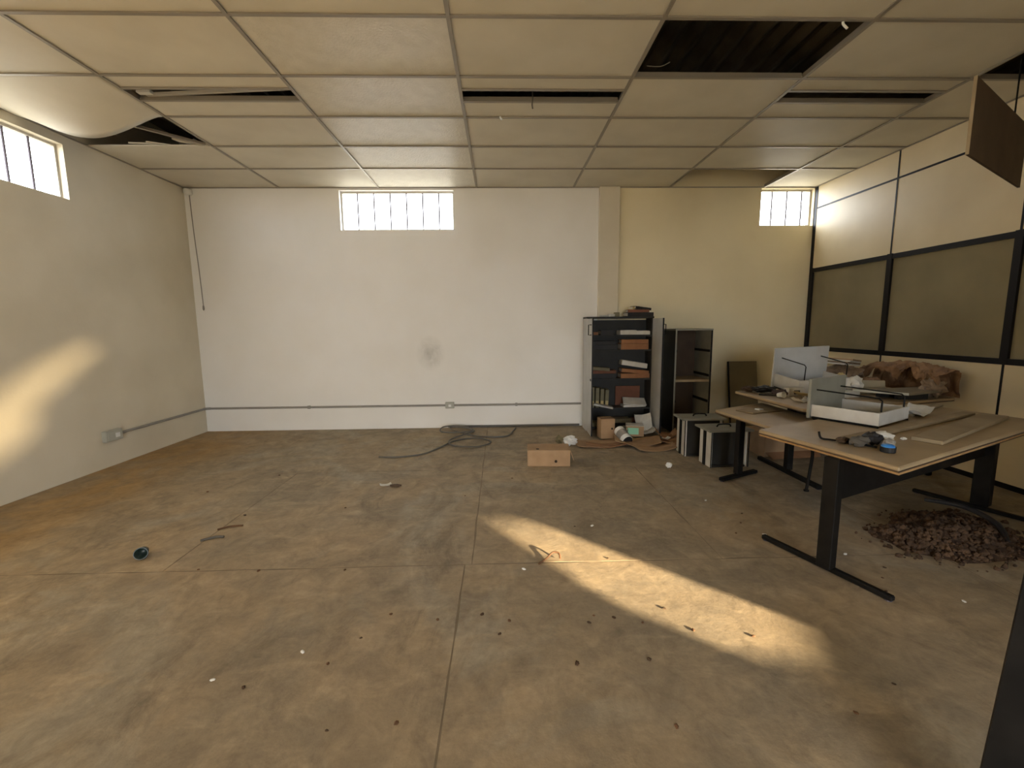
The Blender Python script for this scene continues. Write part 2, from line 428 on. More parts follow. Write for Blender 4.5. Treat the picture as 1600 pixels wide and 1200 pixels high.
for i in range(7):
    for j in range(7):
        x0, x1, y1, y0 = CX[i], CX[i+1], RYs[j], RYs[j+1]
        m = TILE2 if i == 2 and j <= 4 else TILE
        if (i, j) in ((4, 4), (6, 4), (5, 0), (0, 2)): continue
        if (i, j) == (0, 3): continue
        if j == 3 and i in (1, 3, 5):
            tile(x0, x1, y0, SLOT[0], m); tile(x0, x1, SLOT[1], y1, m)
            tbar((x0+.012, SLOT[0]), (x1-.012, SLOT[0])); tbar((x0+.012, SLOT[1]), (x1-.012, SLOT[1]))
            continue
        tile(x0, x1, y0, y1, m)
for x in CX[1:-1]: tbar((x, D-.01), (x, 1.56), ZC-.0005)
for j in range(1, 8):
    for i in range(7):
        if i == 0 and j in (2, 3): continue
        tbar((CX[i]+.012, RYs[j]), (CX[i+1]-.012, RYs[j]))
# wall angles
for a, b in (((XL+.01, D-.01), (XL+.01, 1.6)), ((XL, D-.012), (XR, D-.012)), ((XR-.012, D), (XR-.012, 1.6))): 
    MB().bar((*a, ZC-.003), (*b, ZC-.003), .02, .006).build('wall_angle', TBAR, ce)
# sagging panel above the left window
def sag(a, b):
    x = XL + .01 + a*(CX[1]-XL-.02); y = 3.43 + b*.615
    return (x, y, ZC+.012 - .17*(math.sin(math.pi*min(1, a*1.02))**1.3)*(b**1.5) - .012*b)
MB().grid(sag, 24, 14, .008).build('sagging_ceiling_tile', TILE, ce, smooth=True)
# broken bits on the rim of the left hole, and a loose bent profile
for k, (x, y, rz, l, w) in enumerate(((-3.30, 4.70, .25, .20, .05), (-3.02, 4.67, .5, .22, .07), (-3.45, 4.72, -.05, .3, .04), (-2.92, 4.71, .1, .2, .05))):
    m = rot((x, y, ZC+.022+.004*k), rz, .12, .05)
    MB().prism([(-l/2, -w/2), (l/2, -w*.3), (l*.42, w/2), (-l*.3, w*.4)], 0, .014, m).build('broken_tile_piece', TILE, ce)
MB().bar((-3.35, 4.08, ZC+.01), (-2.80, 4.60, ZC-.012), .03, .02).build('loose_t_bar', TBAR, ce)
MB().tube(spline([(-3.40, 4.12, ZC+.02), (-3.36, 4.15, ZC-.05), (-3.30, 4.2, ZC-.09)]), .006, 6).build('hanging_strap', TBAR, ce)
# light slots: fitting remains
MB().bar((-2.70, 3.77, ZC+.03), (-1.56, 3.70, ZC+.05), .025, .02).build('light_fitting_rail', FLUO, ce)
MB().box(-2.70, -2.60, 3.66, 3.70, ZC-.004, ZC+.02).build('light_fitting_end', FLUO, ce)
MB().tube(spline([(.28, 3.78, ZC+.1), (.285, 3.77, ZC+.02), (.28, 3.77, ZC-.03), (.285, 3.775, ZC-.06)]), .006, 6).build('hanging_wire_stub', CABLE, ce)
MB().tube(spline([(.03, 4.04, ZC), (.03, 4.04, ZC-.012), (.045, 4.03, ZC-.03)]), .008, 6).build('white_hook', WHITEP, ce)
MB().tube(spline([(2.05, 2.82, ZC), (2.05, 2.82, ZC-.02), (2.07, 2.81, ZC-.05)]), .007, 6).build('white_hook', WHITEP, ce)
MB().tube(spline([(1.05, 3.33, ZC+.02), (1.12, 3.26, ZC-.02), (1.17, 3.22, ZC-.015)]), .003, 6).build('hanging_wire_stub', CABLE, ce)

# windows
def window(idx, axis, pos, u0, u1, z0, z1, bars, label, out):
    w = empty(f'window_{idx}'); struct(w, label, 'window')
    def P(u_, d, z): return (u_, pos+d*out, z) if axis == 'y' else (pos+d*out, u_, z)
    def bx(a, b, d0, d1, zz0, zz1, name, m):
        p, q = P(a, d0, zz0), P(b, d1, zz1)
        MB().box(min(p[0],q[0]), max(p[0],q[0]), min(p[1],q[1]), max(p[1],q[1]), zz0, zz1).build(name, m, w)
    t = .022
    bx(u0, u1, .06, .10, z0, z0+t, 'frame_rail', FRAME); bx(u0, u1, .06, .10, z1-t, z1, 'frame_rail', FRAME)
    bx(u0, u0+t, .06, .10, z0+t, z1-t, 'frame_post', FRAME); bx(u1-t, u1, .06, .10, z0+t, z1-t, 'frame_post', FRAME)
    for b in bars:
        MB().tube([P(b, .08, z0+t), P(b, .08, z1-t)], .0098, 8).build('bar', STEEL, w)
window(1, 'x', XL, WLW[0], WLW[1], WLW[2], WLW[3], [3.16, 3.37, 3.58, 3.785, 3.985, 4.19], 'high barred window in left wall under the sagging ceiling', -1)
window(2, 'y', D, *WB[0], [-1.82, -1.61, -1.40, -1.19, -.98, -.77], 'high barred window at the middle of the back wall', 1)
window(3, 'y', D, *WB[1], [3.64, 3.84, 4.04], 'high barred window at right end of back wall by the partition', 1)

# partition on the right: black profiles, cream panels, tinted glass
pw = empty('wall_right', (XR, 0, 0)); struct(pw, 'office partition of cream panels and tinted glass in black profiles', 'partition')
def part(name, m, y0, y1, z0, z1, x0=-.0, x1=.03, bevel=0):
    o = MB().box(x0, x1, y0, y1, z0, z1).build(name, m, pw, bevel); return o
posts = [5.955, 4.755, 3.56, 2.36, 1.16, .80]
part('post', BLACKPROF, 5.9451, 5.999, 0, ZC, -.004, .034)
for y in posts:
    thin = .022 if y > 3.0 else .03
    part('post', BLACKPROF, y-.03, y+.03, 1.02, 2.10, -.012, .042)
    part('post', BLACKPROF, y-.009, y+.009, 2.10, ZC, -.003, .033)
    part('post', BLACKPROF, y-.009, y+.009, 0, 1.02, -.003, .033)
for a, b in zip(posts, posts[1:]):
    y1, y0 = a-.0301, b+.0301
    part('rail', BLACKPROF, y0, y1, 2.045, 2.095, -.010, .040)
    part('rail', BLACKPROF, y0, y1, 1.02, 1.07, -.010, .040)
    part('rail', BLACKPROF, y0-.0211, y1+.0211, 2.855, 2.875, -.003, .033)
    part('skirting', BLACKPROF, y0-.0211, y1+.0211, 0, .045, -.006, .036)
    part('panel', PANEL, y0-.0211, y1+.0211, 2.875, ZC)
    part('panel', PANEL, y0-.0211, y1+.0211, 2.095, 2.855)
    part('panel', PANEL, y0-.0211, y1+.0211, .045, 1.02)
    part('glass_pane', GLASS, y0, y1, 1.07, 2.045, .012, .018)
MB().tube([(XR+.35, 4.06, 0), (XR+.35, 4.06, ZC)], .035, 12).build('pipe', WHITEP, None)
o = bpy.data.objects['pipe']; tag(o, 'pale vertical pipe seen dimly behind the partition glass', 'pipe')

# hanging brown board near the partition
hb = empty('hanging_board', (2.78, 2.70, 2.355)); tag(hb, 'dark brown board hanging below the ceiling in the upper right', 'board')
dv = Vector((.86, .51, 0)); nv = Vector((.51, -.86, 0)); L = 1.25
mb = MB()
mb.add([Vector((0,0,0)), dv*L, dv*L+Vector((0,0,.43)), Vector((0,0,.43)),
        -nv*.014, dv*L-nv*.014, dv*L-nv*.014+Vector((0,0,.43)), -nv*.014+Vector((0,0,.43))],
       [(0,1,2,3),(7,6,5,4),(0,4,5,1),(1,5,6,2),(2,6,7,3),(3,7,4,0)])
mb.build('board', DARKBROWN, hb)
e0 = -dv*.003-nv*.007
MB().bar(tuple(e0), tuple(e0+Vector((0,0,.43))), .016, .006, up=tuple(dv)).build('edge_strip', WOODPLANK, hb)
for k in (.9, 1.2):
    q = dv*k-nv*.007+Vector((0,0,.43)); MB().tube([tuple(q), tuple(q+Vector((0,0,3.144-2.355-.43)))], .005, 6).build('hanger_rod', BLACK, hb)

# black leaning door leaf at the right edge, close to the viewpoint
dl = empty('door_leaf', (1.163, .94, 0)); tag(dl, 'tall black door leaf close at the right edge of the view', 'door')
a = Vector((.673, -.74, 0)); n_ = Vector((.74, .673, 0)); up = Vector((.075, .0, 1)).normalized()*2.05
w = .34; t = .03
mb = MB(); mb.add([Vector(), a*w, a*w+n_*t, n_*t, up, a*w+up, a*w+n_*t+up, n_*t+up],
       [(3,2,1,0),(4,5,6,7),(0,1,5,4),(1,2,6,5),(2,3,7,6),(3,0,4,7)])
mb.build('leaf', BLACK, dl)
MB().bar(tuple(a*.1+n_*(-.006)+Vector((.04,0,.9))), tuple(a*.1+n_*(-.006)+Vector((.04,0,1.05))), .02, .012).build('handle', STEEL, dl)

# conduit, sockets
def tagged(mb, name, m, label, cat, group=None, **k): return tag(mb.build(name, m, None, **k), label, cat, group)
ZK = .315
cd = empty('conduit', (XL, 4.6, ZK)); tag(cd, 'grey conduit line along left and back walls above the floor', 'conduit')
def cpart(name, mb, m, parent): 
    o = mb.build(name, m, parent); o.matrix_parent_inverse = Matrix.Translation(-Vector(parent.location)); return o
cpart('pipe', MB().tube([(XL+.016, 4.62, ZK), (XL+.016, D-.05, ZK)], .014, 10), PVC, cd)
cpart('elbow', MB().tube(spline([(XL+.016, D-.06, ZK), (XL+.022, D-.03, ZK), (XL+.045, D-.018, ZK), (XL+.08, D-.016, ZK)]), .017, 10), PVC, cd)
cpart('pipe', MB().tube([(XL+.07, D-.016, ZK), (-.74, D-.016, ZK)], .014, 10), PVC, cd)
cpart('pipe', MB().tube([(-.64, D-.016, ZK), (1.10, D-.016, ZK)], .014, 10), PVC, cd)
cpart('clip', MB().box(-2.6, -2.57, D-.034, D, ZK-.02, ZK+.02), PVC, cd)
cpart('clip', MB().box(.2, .23, D-.034, D, ZK-.02, ZK+.02), PVC, cd)
sb = empty('socket_box', (XL, 4.52, ZK)); tag(sb, 'grey surface socket box on left wall at the end of the conduit', 'socket')
MB().box(0, .05, -.10, .10, -.055, .055).build('housing', SOCKET, sb, .006)
cv = MB().box(.05, .058, -.085, .085, -.043, .043).build('cover', SOCKET, sb, .003)
MB().box(.058, .062, .0, .05, -.022, .022).build('outlet', WHITEP, cv)
sb = empty('socket_box', (-.69, D, ZK)); tag(sb, 'small grey socket box on back wall conduit above the cable coil', 'socket')
MB().box(-.06, .06, -.05, 0, -.04, .045).build('housing', SOCKET, sb, .006)
MB().box(-.045, .045, -.056, -.05, -.03, .033).build('cover', SOCKET, sb, .002)
MB().box(-.015, .02, -.06, -.056, -.014, .016).build('outlet', WHITEP, sb)
tagged(MB().tube(spline([(-.72, D-.018, .02), (.2, D-.016, .018), (1.08, D-.018, .02)]), .014, 8), 'floor_cable', CABLE, 'dark cable running along foot of back wall to the cabinet', 'cable')
cp = [(-1.30, 4.62, .012), (-1.1, 4.60, .012), (-.85, 4.70, .012), (-.70, 4.95, .012), (-.55, 5.25, .012), (-.30, 5.35, .014), (-.12, 5.15, .014), (-.28, 4.95, .016), (-.55, 5.0, .02), (-.62, 5.22, .022),
      (-.48, 5.5, .02), (-.35, 5.72, .02), (-.52, 5.86, .05), (-.75, 5.80, .06), (-.78, 5.66, .03), (-.58, 5.58, .03), (-.38, 5.66, .03), (-.45, 5.82, .03), (-.66, 5.84, .05), (-.62, 5.7, .03), (-.3, 5.45, .012), (.05, 5.42, .012), (.16, 5.7, .012), (.20, 5.88, .012)]
tagged(MB().tube(spline(cp, 10), .009, 6), 'cable_coil', CABLE, 'loose coil of grey cable on floor by the back wall', 'cable')
sd = empty('sensor', (-3.90, D-.03, 3.09)); tag(sd, 'small round sensor in the far left ceiling corner', 'sensor')
MB().lathe([(0, .03), (.045, .03), (.05, .02), (.05, -.02), (.035, -.035), (0, -.04)], 20).build('body', WHITEP, sd, smooth=True)
MB().tube(spline([(.0, .02, -.03), (.01, .022, -.5), (.03, .022, -1.0), (.04, .022, -1.42)]), .005, 6).build('cord', PVC, sd)
MB().lathe([(0, -1.48), (.012, -1.46), (.010, -1.42), (0, -1.40)], 10, Matrix.Translation((.04, .02, 0))).build('cord_end', PVC, sd)

# ------------------------------------------------------------------ open cabinet with shelves
cab = empty('storage_cabinet', (1.55, 5.70, 0)); tag(cab, 'tall dark cabinet with both doors open and shelves full of papers', 'cabinet')
cx0, cx1, cd0, cd1, ch = -.435, .42, 0, .235, 1.46
MB().box(cx0, cx0+.018, cd0, cd1, 0, ch).build('side_panel', PALELAM, cab)
MB().box(cx1-.018, cx1, cd0, cd1, 0, ch).build('side_panel', DARKLAM, cab)
MB().box(cx0+.018, cx1-.018, cd1-.012, cd1, .06, ch-.02).build('back_panel', DARKLAM, cab)
MB().box(cx0-.005, cx1+.005, cd0-.02, cd1, ch, ch+.022).build('top_panel', DARKLAM, cab, .002)
MB().box(cx0+.018, cx1-.018, cd0, cd1-.012, .02, .05).build('bottom_panel', DARKLAM, cab)
SH = [1.25, 1.06, .685, .30]
for z in SH: MB().box(cx0+.018, cx1-.018, cd0+.005, cd1-.012, z-.02, z).build('shelf', DARKLAM, cab)
def cabinet_door(hx, ang, outm, inm, side):
    d = MB().box(0, .425, -.008, .0, .03, ch-.005).build('door', outm, cab)
    d.location = (hx, -.003, 0); d.rotation_euler = (0, 0, ang)
    g = MB().box(.0, .425, .0, .008, .03, ch-.005) 
    q = g.build('inner_face', inm, d)
    e = MB().box(.425, .433, -.008, .008, .03, ch-.005).build('edging', BLACKPROF, d)
    hy = -.008
    h = MB().tube([(.38, hy, 1.26), (.38, hy-.035, 1.26), (.38, hy-.035, 1.38), (.38, hy, 1.38)], .006, 8).build('handle', BLACK, d)
    MB().lathe([(0, 0), (.014, 0), (.014, .012), (0, .012)], 12, rot((.39, hy, .72), 0, math.pi/2)).build('lock', STEEL, d)
cabinet_door(cx0, -math.pi/2-.03, PALELAM, DARKLAM, 1)
# right door: mirrored, so its outside faces right
d = MB().box(0, .425, 0, .008, .03, ch-.005).build('door', DARKLAM, cab); d.location = (cx1, -.003, 0); d.rotation_euler = (0, 0, -math.pi/2-.06)
MB().box(0, .425, -.008, 0, .03, ch-.005).build('inner_face', PALELAM, d)
MB().box(.425, .433, -.008, .008, .03, ch-.005).build('edging', BLACKPROF, d)
MB().tube([(.38, .008, 1.26), (.38, .043, 1.26), (.38, .043, 1.38), (.38, .008, 1.38)], .006, 8).build('handle', BLACK, d)
MB().lathe([(0, 0), (.016, 0), (.016, .014), (0, .014)], 12, rot((.39, .02, .72), 0, math.pi/2)).build('lock', STEEL, d)

# contents: helper for boxes of paper, books, folders
def book(name, m, loc, size, label, cat, rz=0, rx=0, ry=0, pages=True, group=None):
    w, dp, h = size
    o = empty(name, loc, rz, rx, ry); tag(o, label, cat, group)
    if pages:
        t = min(.006, h*.2)
        MB().box(-w/2, w/2, -dp/2, dp/2, 0, t).build('cover', m, o)
        MB().box(-w/2, w/2, -dp/2, dp/2, h-t, h).build('cover', m, o)
        MB().box(-w/2+.004, w/2-.004, -dp/2, dp/2-.004, t, h-t).build('pages', PAPER, o)
        MB().box(-w/2, w/2, -dp/2-.003, -dp/2, 0, h).build('spine', m, o)
    else:
        MB().box(-w/2, w/2, -dp/2, dp/2, 0, h).build('stack', m, o, .003)
        MB().box(-w/2+.006, w/2-.012, -dp/2-.004, dp/2-.01, h, h+.004).build('top_sheet', m, o)
    return o
CY = 5.81
book('paper_stack', PAPER, (1.66, CY, 1.251), (.22, .17, .055), 'white paper stack on top cabinet shelf, left of two', 'papers', .03, pages=False)
book('paper_stack', PAPER, (1.86, CY, 1.251), (.17, .17, .045), 'white paper stack on top cabinet shelf beside right wall', 'papers', -.04, pages=False)
book('small_book', FOLDER, (1.22, CY, 1.251), (.10, .15, .035), 'small orange brown book on top cabinet shelf at far left', 'book')
book('binder', DARKBOOK, (1.38, CY, 1.251), (.16, .17, .06), 'black binder lying on top cabinet shelf', 'binder')
book('box_file', FOLDER, (1.745, CY, 1.061), (.36, .17, .075), 'orange brown box file on second cabinet shelf, lower one', 'box file', .02)
book('box_file', FOLDER, (1.75, CY, 1.138), (.35, .16, .05), 'orange brown box file lying on another box file', 'box file', -.03)
book('binder', DARKBOOK, (1.34, CY, 1.061), (.36, .17, .06), 'black binder on second cabinet shelf, under another binder', 'binder')
book('binder', DARKBOOK, (1.33, CY, 1.123), (.34, .16, .05), 'black binder on second cabinet shelf, top of its stack', 'binder', .04)
book('folder', FOLDER, (1.76, CY, .687), (.38, .17, .06), 'brown folder on third cabinet shelf under white bundle', 'folder', .0)
book('folder', FOLDER, (1.76, CY, .752), (.36, .16, .045), 'brown tilted folder on third cabinet shelf', 'folder', 0, 0, .10)
book('paper_bundle', PAPER, (1.75, CY, .835), (.34, .15, .06), 'white tilted paper bundle on brown folders in the cabinet', 'papers', 0, 0, .16, pages=False)
book('folder', DARKBOOK, (1.33, CY, .687), (.36, .17, .06), 'black folder on third cabinet shelf at left', 'folder')
book('folder', REDBOARD, (1.34, CY, .749), (.34, .16, .04), 'dark brown folder on the black folder in the cabinet', 'folder', .05)
book('folder', OLIVEBOOK, (1.30, CY, .79), (.26, .15, .04), 'olive folder topmost at left of third cabinet shelf', 'folder', -.08, 0, .08)
labs = ['leftmost', 'second', 'third', 'rightmost']
for k in range(4):
    o = empty('upright_book', (1.205+.062*k, CY-.01, .303), 0, 0, [0, .01, .02, .03][k]); tag(o, f'olive upright book in cabinet row of four, {labs[k]}', 'book', 'upright books in the cabinet')
    hh = .27-.012*k
    MB().box(-.024, .024, -.085, .08, 0, hh).build('cover', OLIVEBOOK, o, .003)
    MB().box(-.018, .018, -.0865, -.085, .03, .09).build('spine_label', MANILA, o)
tagged(MB().box(1.55, 1.88, 5.895, 5.91, .302, .56), 'upright_board', REDBOARD, 'red brown board standing at back of lower cabinet shelf', 'board')
o = empty('carton', (1.76, 5.78, .303), .08, 0, 0); tag(o, 'pale carton lid tilted on the lower cabinet shelf', 'carton')
MB().prism([(-.16, -.08), (.15, -.10), (.17, .06), (-.13, .07)], 0, .012, rot((0, 0, .07), 0, .45, .05)).build('lid', PAPER, o)
MB().box(-.15, .15, -.06, .07, 0, .03).build('tray', PAPER, o)
book('paper_stack', PAPER, (1.33, 5.655, .325), (.25, .10, .02), 'loose pale papers spilling at left of lower cabinet shelf', 'papers', -.2, .0, .18, pages=False)
book('book', OLIVEBOOK, (1.30, 5.80, .052), (.28, .17, .05), 'olive book at bottom left of the cabinet', 'book', .1)
book('book', DARKBOOK, (1.58, 5.79, .052), (.28, .17, .045), 'dark book at cabinet bottom under a pale one', 'book', -.1)
book('book', OLIVEBOOK, (1.59, 5.78, .099), (.26, .16, .05), 'thick book with pale pages at the cabinet bottom', 'book', .08)
book('book', DARKBOOK, (1.82, 5.79, .052), (.22, .17, .05), 'dark book at bottom right inside the cabinet', 'book', .1)
book('book', DARKBROWN and REDBOARD, (1.83, 5.78, .105), (.2, .16, .035), 'brown book lying on the bottom right dark book', 'book', -.25)
# on top of the cabinet
zt = 1.483
book('tray_of_books', DARKBOOK, (1.80, 5.80, zt), (.34, .19, .05), 'dark flat ledger on top of the open cabinet', 'book', .06)
book('book', REDBOARD, (1.79, 5.80, zt+.052), (.27, .17, .035), 'brown book on the ledger on top of the cabinet', 'book', -.12)
book('book', DARKBOOK, (1.83, 5.80, zt+.089), (.22, .15, .03), 'black tilted book topmost on the cabinet', 'book', .2, 0, .12)
book('book', MANILA, (1.74, 5.80, zt+.098), (.10, .12, .03), 'small yellowish booklet on top of the cabinet pile', 'book', .3, 0, -.1)
for k, (x, hgt, m, lb) in enumerate(((1.52, .055, OLIVEBOOK, 'olive'), (1.45, .035, PAPER, 'white'), (1.36, .02, PAPER, 'flat white'))):
    tagged(MB().box(-.03-.01*k, .03+.01*k, -.04, .04, 0, hgt, rot((x, 5.80, zt), .3*k)), 'small_box', m, f'{lb} small box on top of cabinet left of the ledger', 'box', bevel=.004)

# ------------------------------------------------------------------ drawer-less cabinet
c2 = empty('filing_cabinet', (2.42, 5.50, 0)); tag(c2, 'dark filing cabinet carcass without drawers beside the open cabinet', 'cabinet')
w, dp, hh = .47, .46, 1.30
MB().box(-w/2, -w/2+.02, 0, dp, 0, hh).build('side_panel', DARKLAM, c2)
MB().box(w/2-.02, w/2, 0, dp, 0, hh).build('side_panel', GREYLAM, c2)
MB().box(-w/2, w/2, dp-.015, dp, .05, hh).build('back_panel', DARKBROWN, c2)
MB().box(-w/2-.004, w/2+.004, -.004, dp, hh, hh+.02).build('top_panel', GREYLAM, c2)
MB().box(-w/2+.02, w/2-.02, 0, dp-.015, .03, .05).build('bottom_panel', DARKLAM, c2)
MB().box(-w/2+.02, w/2-.02, 0, dp-.015, .655, .685).build('shelf', WOODPLANK, c2)
for z in (1.03, .72, .39, .12): MB().box(w/2-.034, w/2-.02, .01, dp-.03, z, z+.03).build('drawer_slide', BLACK, c2)
for z in (1.03, .72, .39, .12): MB().box(-w/2+.02, -w/2+.034, .01, dp-.03, z, z+.03).build('drawer_slide', BLACK, c2)
MB().box(-w/2, -w/2+.02, -.003, 0, 0, hh).build('edging', GREYLAM, c2); MB().box(w/2-.02, w/2, -.003, 0, 0, hh).build('edging', BLACKPROF, c2)

# leaning board behind the desks
lb = empty('leaning_board', (3.29, 5.78, 0)); tag(lb, 'olive brown board leaning upright against back wall behind desks', 'board')
lb.rotation_euler = (-.17, 0, 0)
MB().box(-.19, .19, 0, .018, 0.003, .885).build('sheet', GREYLAM if False else mat('olive_board', (.20, .165, .10), .6, (.17, .14, .085), 4, 4), lb)
MB().box(-.205, -.19, -.002, .02, 0.003, .885).build('edging', BLACKPROF, lb)

# ------------------------------------------------------------------ file drawers
def file_drawer(label, w=.45, dp=.40, fh=.28, bh=.085, fm=GREYLAM, rodz=.20, group='loose file drawers'):
    o = empty('file_drawer'); tag(o, label, 'drawer', group)
    fp = MB().box(-.02, 0, -w/2-.03, w/2+.03, 0, fh).build('front_panel', fm, o, .002)
    for s in (-1, 1):
        MB().box(0, dp, s*w/2-.006, s*w/2+.006, .012, bh+.012).build('side_panel', WHITEMET, o)
        MB().box(0.01, dp, s*(w/2+.010)-.004, s*(w/2+.010)+.004, 0.0, .014).build('runner', BLACK, o)
        MB().tube([(0, s*(w/2-.05), rodz), (dp-.03, s*(w/2-.05), rodz-.015), (dp-.012, s*(w/2-.05), rodz-.03), (dp-.012, s*(w/2-.05), .02)], .005, 6).build('file_rod', BLACK, o)
    MB().box(dp-.012, dp, -w/2+.006, w/2-.006, .012, bh+.012).build('back_panel', WHITEMET, o)
    MB().box(0, dp-.012, -w/2+.006, w/2-.006, .012, .018).build('bottom_panel', GREYLAM, o)
    h = MB().tube(spline([(-.02, -.06, fh*.66), (-.05, -.045, fh*.66), (-.05, .045, fh*.66), (-.02, .06, fh*.66)], 5), .006, 6).build('handle', BLACK, fp)
    return o
ZD = .70
dr = file_drawer('pale file drawer lying open on the near desk')
dr.location = (2.43, 3.19, ZD+.001); dr.rotation_euler = (0, 0, math.radians(-61))
dr2 = file_drawer('grey file drawer on the far desk with its front panel raised', .52, .34, .40, .13, PALELAM, .30)
dr2.location = (3.05, 4.43, ZD+.04); dr2.rotation_euler = (.03, .10, math.radians(-86))
# two deep drawers standing on end on the floor, front panels up
def upright_drawer(label, loc, rz, w, d_, hgt, tw, td):
    o = empty('file_drawer', loc, rz); tag(o, label, 'drawer', 'drawers standing on end')
    fp = MB().box(-tw/2, tw/2, -td/2, td/2, hgt, hgt+.02).build('front_panel', GREYLAM, o, .002)
    MB().box(-w/2, -w/2+.014, -d_/2, d_/2, 0, hgt).build('side_panel', WHITEMET, o)
    MB().box(w/2-.014, w/2, -d_/2, d_/2, 0, hgt).build('side_panel', WHITEMET, o)
    MB().box(-w/2+.014, w/2-.014, -d_/2+.03, -d_/2+.036, .02, hgt).build('bottom_panel', DARKLAM, o)
    MB().box(-w/2+.014, w/2-.014, -d_/2, d_/2, 0, .02).build('back_panel', DARKLAM, o)
    for s in (-1, 1):
        MB().box(s*(w/2+.008)-.006, s*(w/2+.008)+.006, -.02, .02, .0, hgt).build('runner', BLACK, o)
        MB().tube([(s*(tw/2-.035), -td/2+.02, hgt), (s*(tw/2-.035), -td/2+.02, -.0+.004)], .005, 6).build('file_rod', BLACK, o)
    MB().tube(spline([(-.07, 0, hgt+.02), (-.05, -.005, hgt+.045), (.05, -.005, hgt+.045), (.07, 0, hgt+.02)], 5), .007, 6).build('handle', BLACK, fp)
    return o
upright_drawer('grey drawer standing on end, nearer one under the desk end', (2.19, 4.22, 0), .04, .36, .22, .355, .44, .30)
upright_drawer('grey drawer standing on end, farther one behind its twin', (2.12, 4.60, 0), -.03, .38, .24, .385, .46, .28)

# ------------------------------------------------------------------ desks
def quad_top(o, pts, z, t, m, name, parent_inv, bevel=.004):
    mb = MB(); mb.prism(pts, z-t, z); q = mb.build(name, m, o, bevel); q.matrix_parent_inverse = parent_inv; return q
def put(mb, name, m, o, bevel=0, smooth=False):
    q = mb.build(name, m, o, bevel, smooth); q.matrix_parent_inverse = Matrix.Translation(-Vector(o.location)); return q
def inset(pts, k):
    c = Vector((sum(p[0] for p in pts)/len(pts), sum(p[1] for p in pts)/len(pts)))
    return [tuple(Vector(p)+(c-Vector(p)).normalized()*k) for p in pts]
# near desk
N, Lc = Vector((1.87, 1.97)), Vector((1.66, 2.76)); e = Vector((.902, .432)); LEN = 2.02
T1 = [N, N+e*LEN, Lc+e*LEN, Lc]
d1 = empty('desk', (2.6, 2.8, 0)); tag(d1, 'near wooden desk on black steel legs with debris on top', 'desk', 'office desks')
put(MB().prism([tuple(p) for p in T1], ZD-.024, ZD), 'desktop', DESK, d1, .006)
put(MB().prism(inset([tuple(p) for p in T1], .004), ZD-.030, ZD-.0245), 'edging', DESKEDGE, d1)
put(MB().prism(inset([tuple(p) for p in T1], .012), ZD-.042, ZD-.0305), 'under_board', RAWCHIP, d1)
def leg(o, base, top_z, wx, wy, ang, name='leg'):
    m = rot((base[0], base[1], 0), ang)
    put(MB().box(-wx/2, wx/2, -wy/2, wy/2, .03, top_z, m), name, BLACK, o, .004)
def foot(o, a, b, w=.05, h=.035):
    m = MB().bar((a[0], a[1], h/2+.004), (b[0], b[1], h/2+.004), w, h); put(m, 'foot', BLACK, o, .006)
    for p in (a, b):
        v = Vector((p[0], p[1], 0)); q = v.lerp(Vector(((a[0]+b[0])/2, (a[1]+b[1])/2, 0)), .06)
        put(MB().lathe([(0, 0), (.018, 0), (.018, .006), (0, .006)], 10, Matrix.Translation(q)), 'glide', STEEL, o)
A1 = math.atan2(e.y, e.x)
leg(d1, (1.80, 2.28), ZD-.042, .06, .075, A1)
foot(d1, (1.68, 2.67), (1.93, 1.99), .035, .028)
l2 = (3.55, 3.06)
leg(d1, l2, ZD-.042, .07, .10, A1)
foot(d1, (3.36, 3.40), (3.67, 2.68), .035, .028)
# modesty panel and top rail
pa, pb = Vector((1.83, 2.30)), Vector((3.53, 3.06))
put(MB().bar((pa.x, pa.y, .53), (pb.x, pb.y, .53), .018, .25), 'modesty_panel', BLACK, d1)
put(MB().bar((N.x+.10, N.y+.12, ZD-.062), (N.x+.10+e.x*1.8, N.y+.12+e.y*1.8, ZD-.062), .03, .038), 'rail', BLACK, d1)
# return table at its left
ZR = .60
T2 = [(1.96, 3.95), (2.06, 3.04), (2.42, 3.22), (2.60, 3.60), (2.585, 4.27)]
d2 = empty('desk', (2.3, 3.6, 0)); tag(d2, 'low side table with tubular leg between the two bigger desks', 'desk', 'office desks')
put(MB().prism(T2, ZR-.024, ZR), 'tabletop', DESK, d2, .005)
put(MB().prism(inset(T2, .003), ZR-.030, ZR-.0245), 'edging', DESKEDGE, d2)
leg(d2, (2.145, 3.84), ZR-.03, .065, .05, .3)
foot(d2, (1.93, 3.72), (2.36, 3.93), .05, .03)
put(MB().tube(spline([(2.30, 3.42, ZR-.03), (2.38, 3.42, ZR-.10), (2.475, 3.42, ZR-.20), (2.52, 3.43, .34), (2.52, 3.44, .2), (2.515, 3.46, .0+.012)], 8), .012, 8), 'bent_leg', BLACK, d2, smooth=True)
put(MB().lathe([(0, 0), (.02, 0), (.02, .012), (0, .014)], 10, Matrix.Translation((2.515, 3.46, 0))), 'glide', BLACK, d2)
# far desk by the partition
T3 = [(2.38, 4.40), (2.41, 3.42), (2.47, 3.37), (4.08, 3.83), (4.08, 4.93)]
d3 = empty('desk', (3.2, 4.2, 0)); tag(d3, 'far desk by the partition buried under brown paper', 'desk', 'office desks')
put(MB().prism(T3, ZD-.024, ZD), 'desktop', DESK, d3, .005)
put(MB().prism(inset(T3, .003), ZD-.030, ZD-.0245), 'edging', DESKEDGE, d3)
leg(d3, (2.665, 3.93), ZD-.03, .055, .06, 0)
foot(d3, (2.63, 4.33), (2.64, 3.47), .045, .035)
leg(d3, (3.84, 4.30), ZD-.03, .055, .06, 0)
foot(d3, (3.83, 4.62), (3.86, 3.76), .045, .035)
put(MB().bar((2.68, 4.0, .55), (3.83, 4.36, .55), .018, .22), 'modesty_panel', DARKLAM, d3)

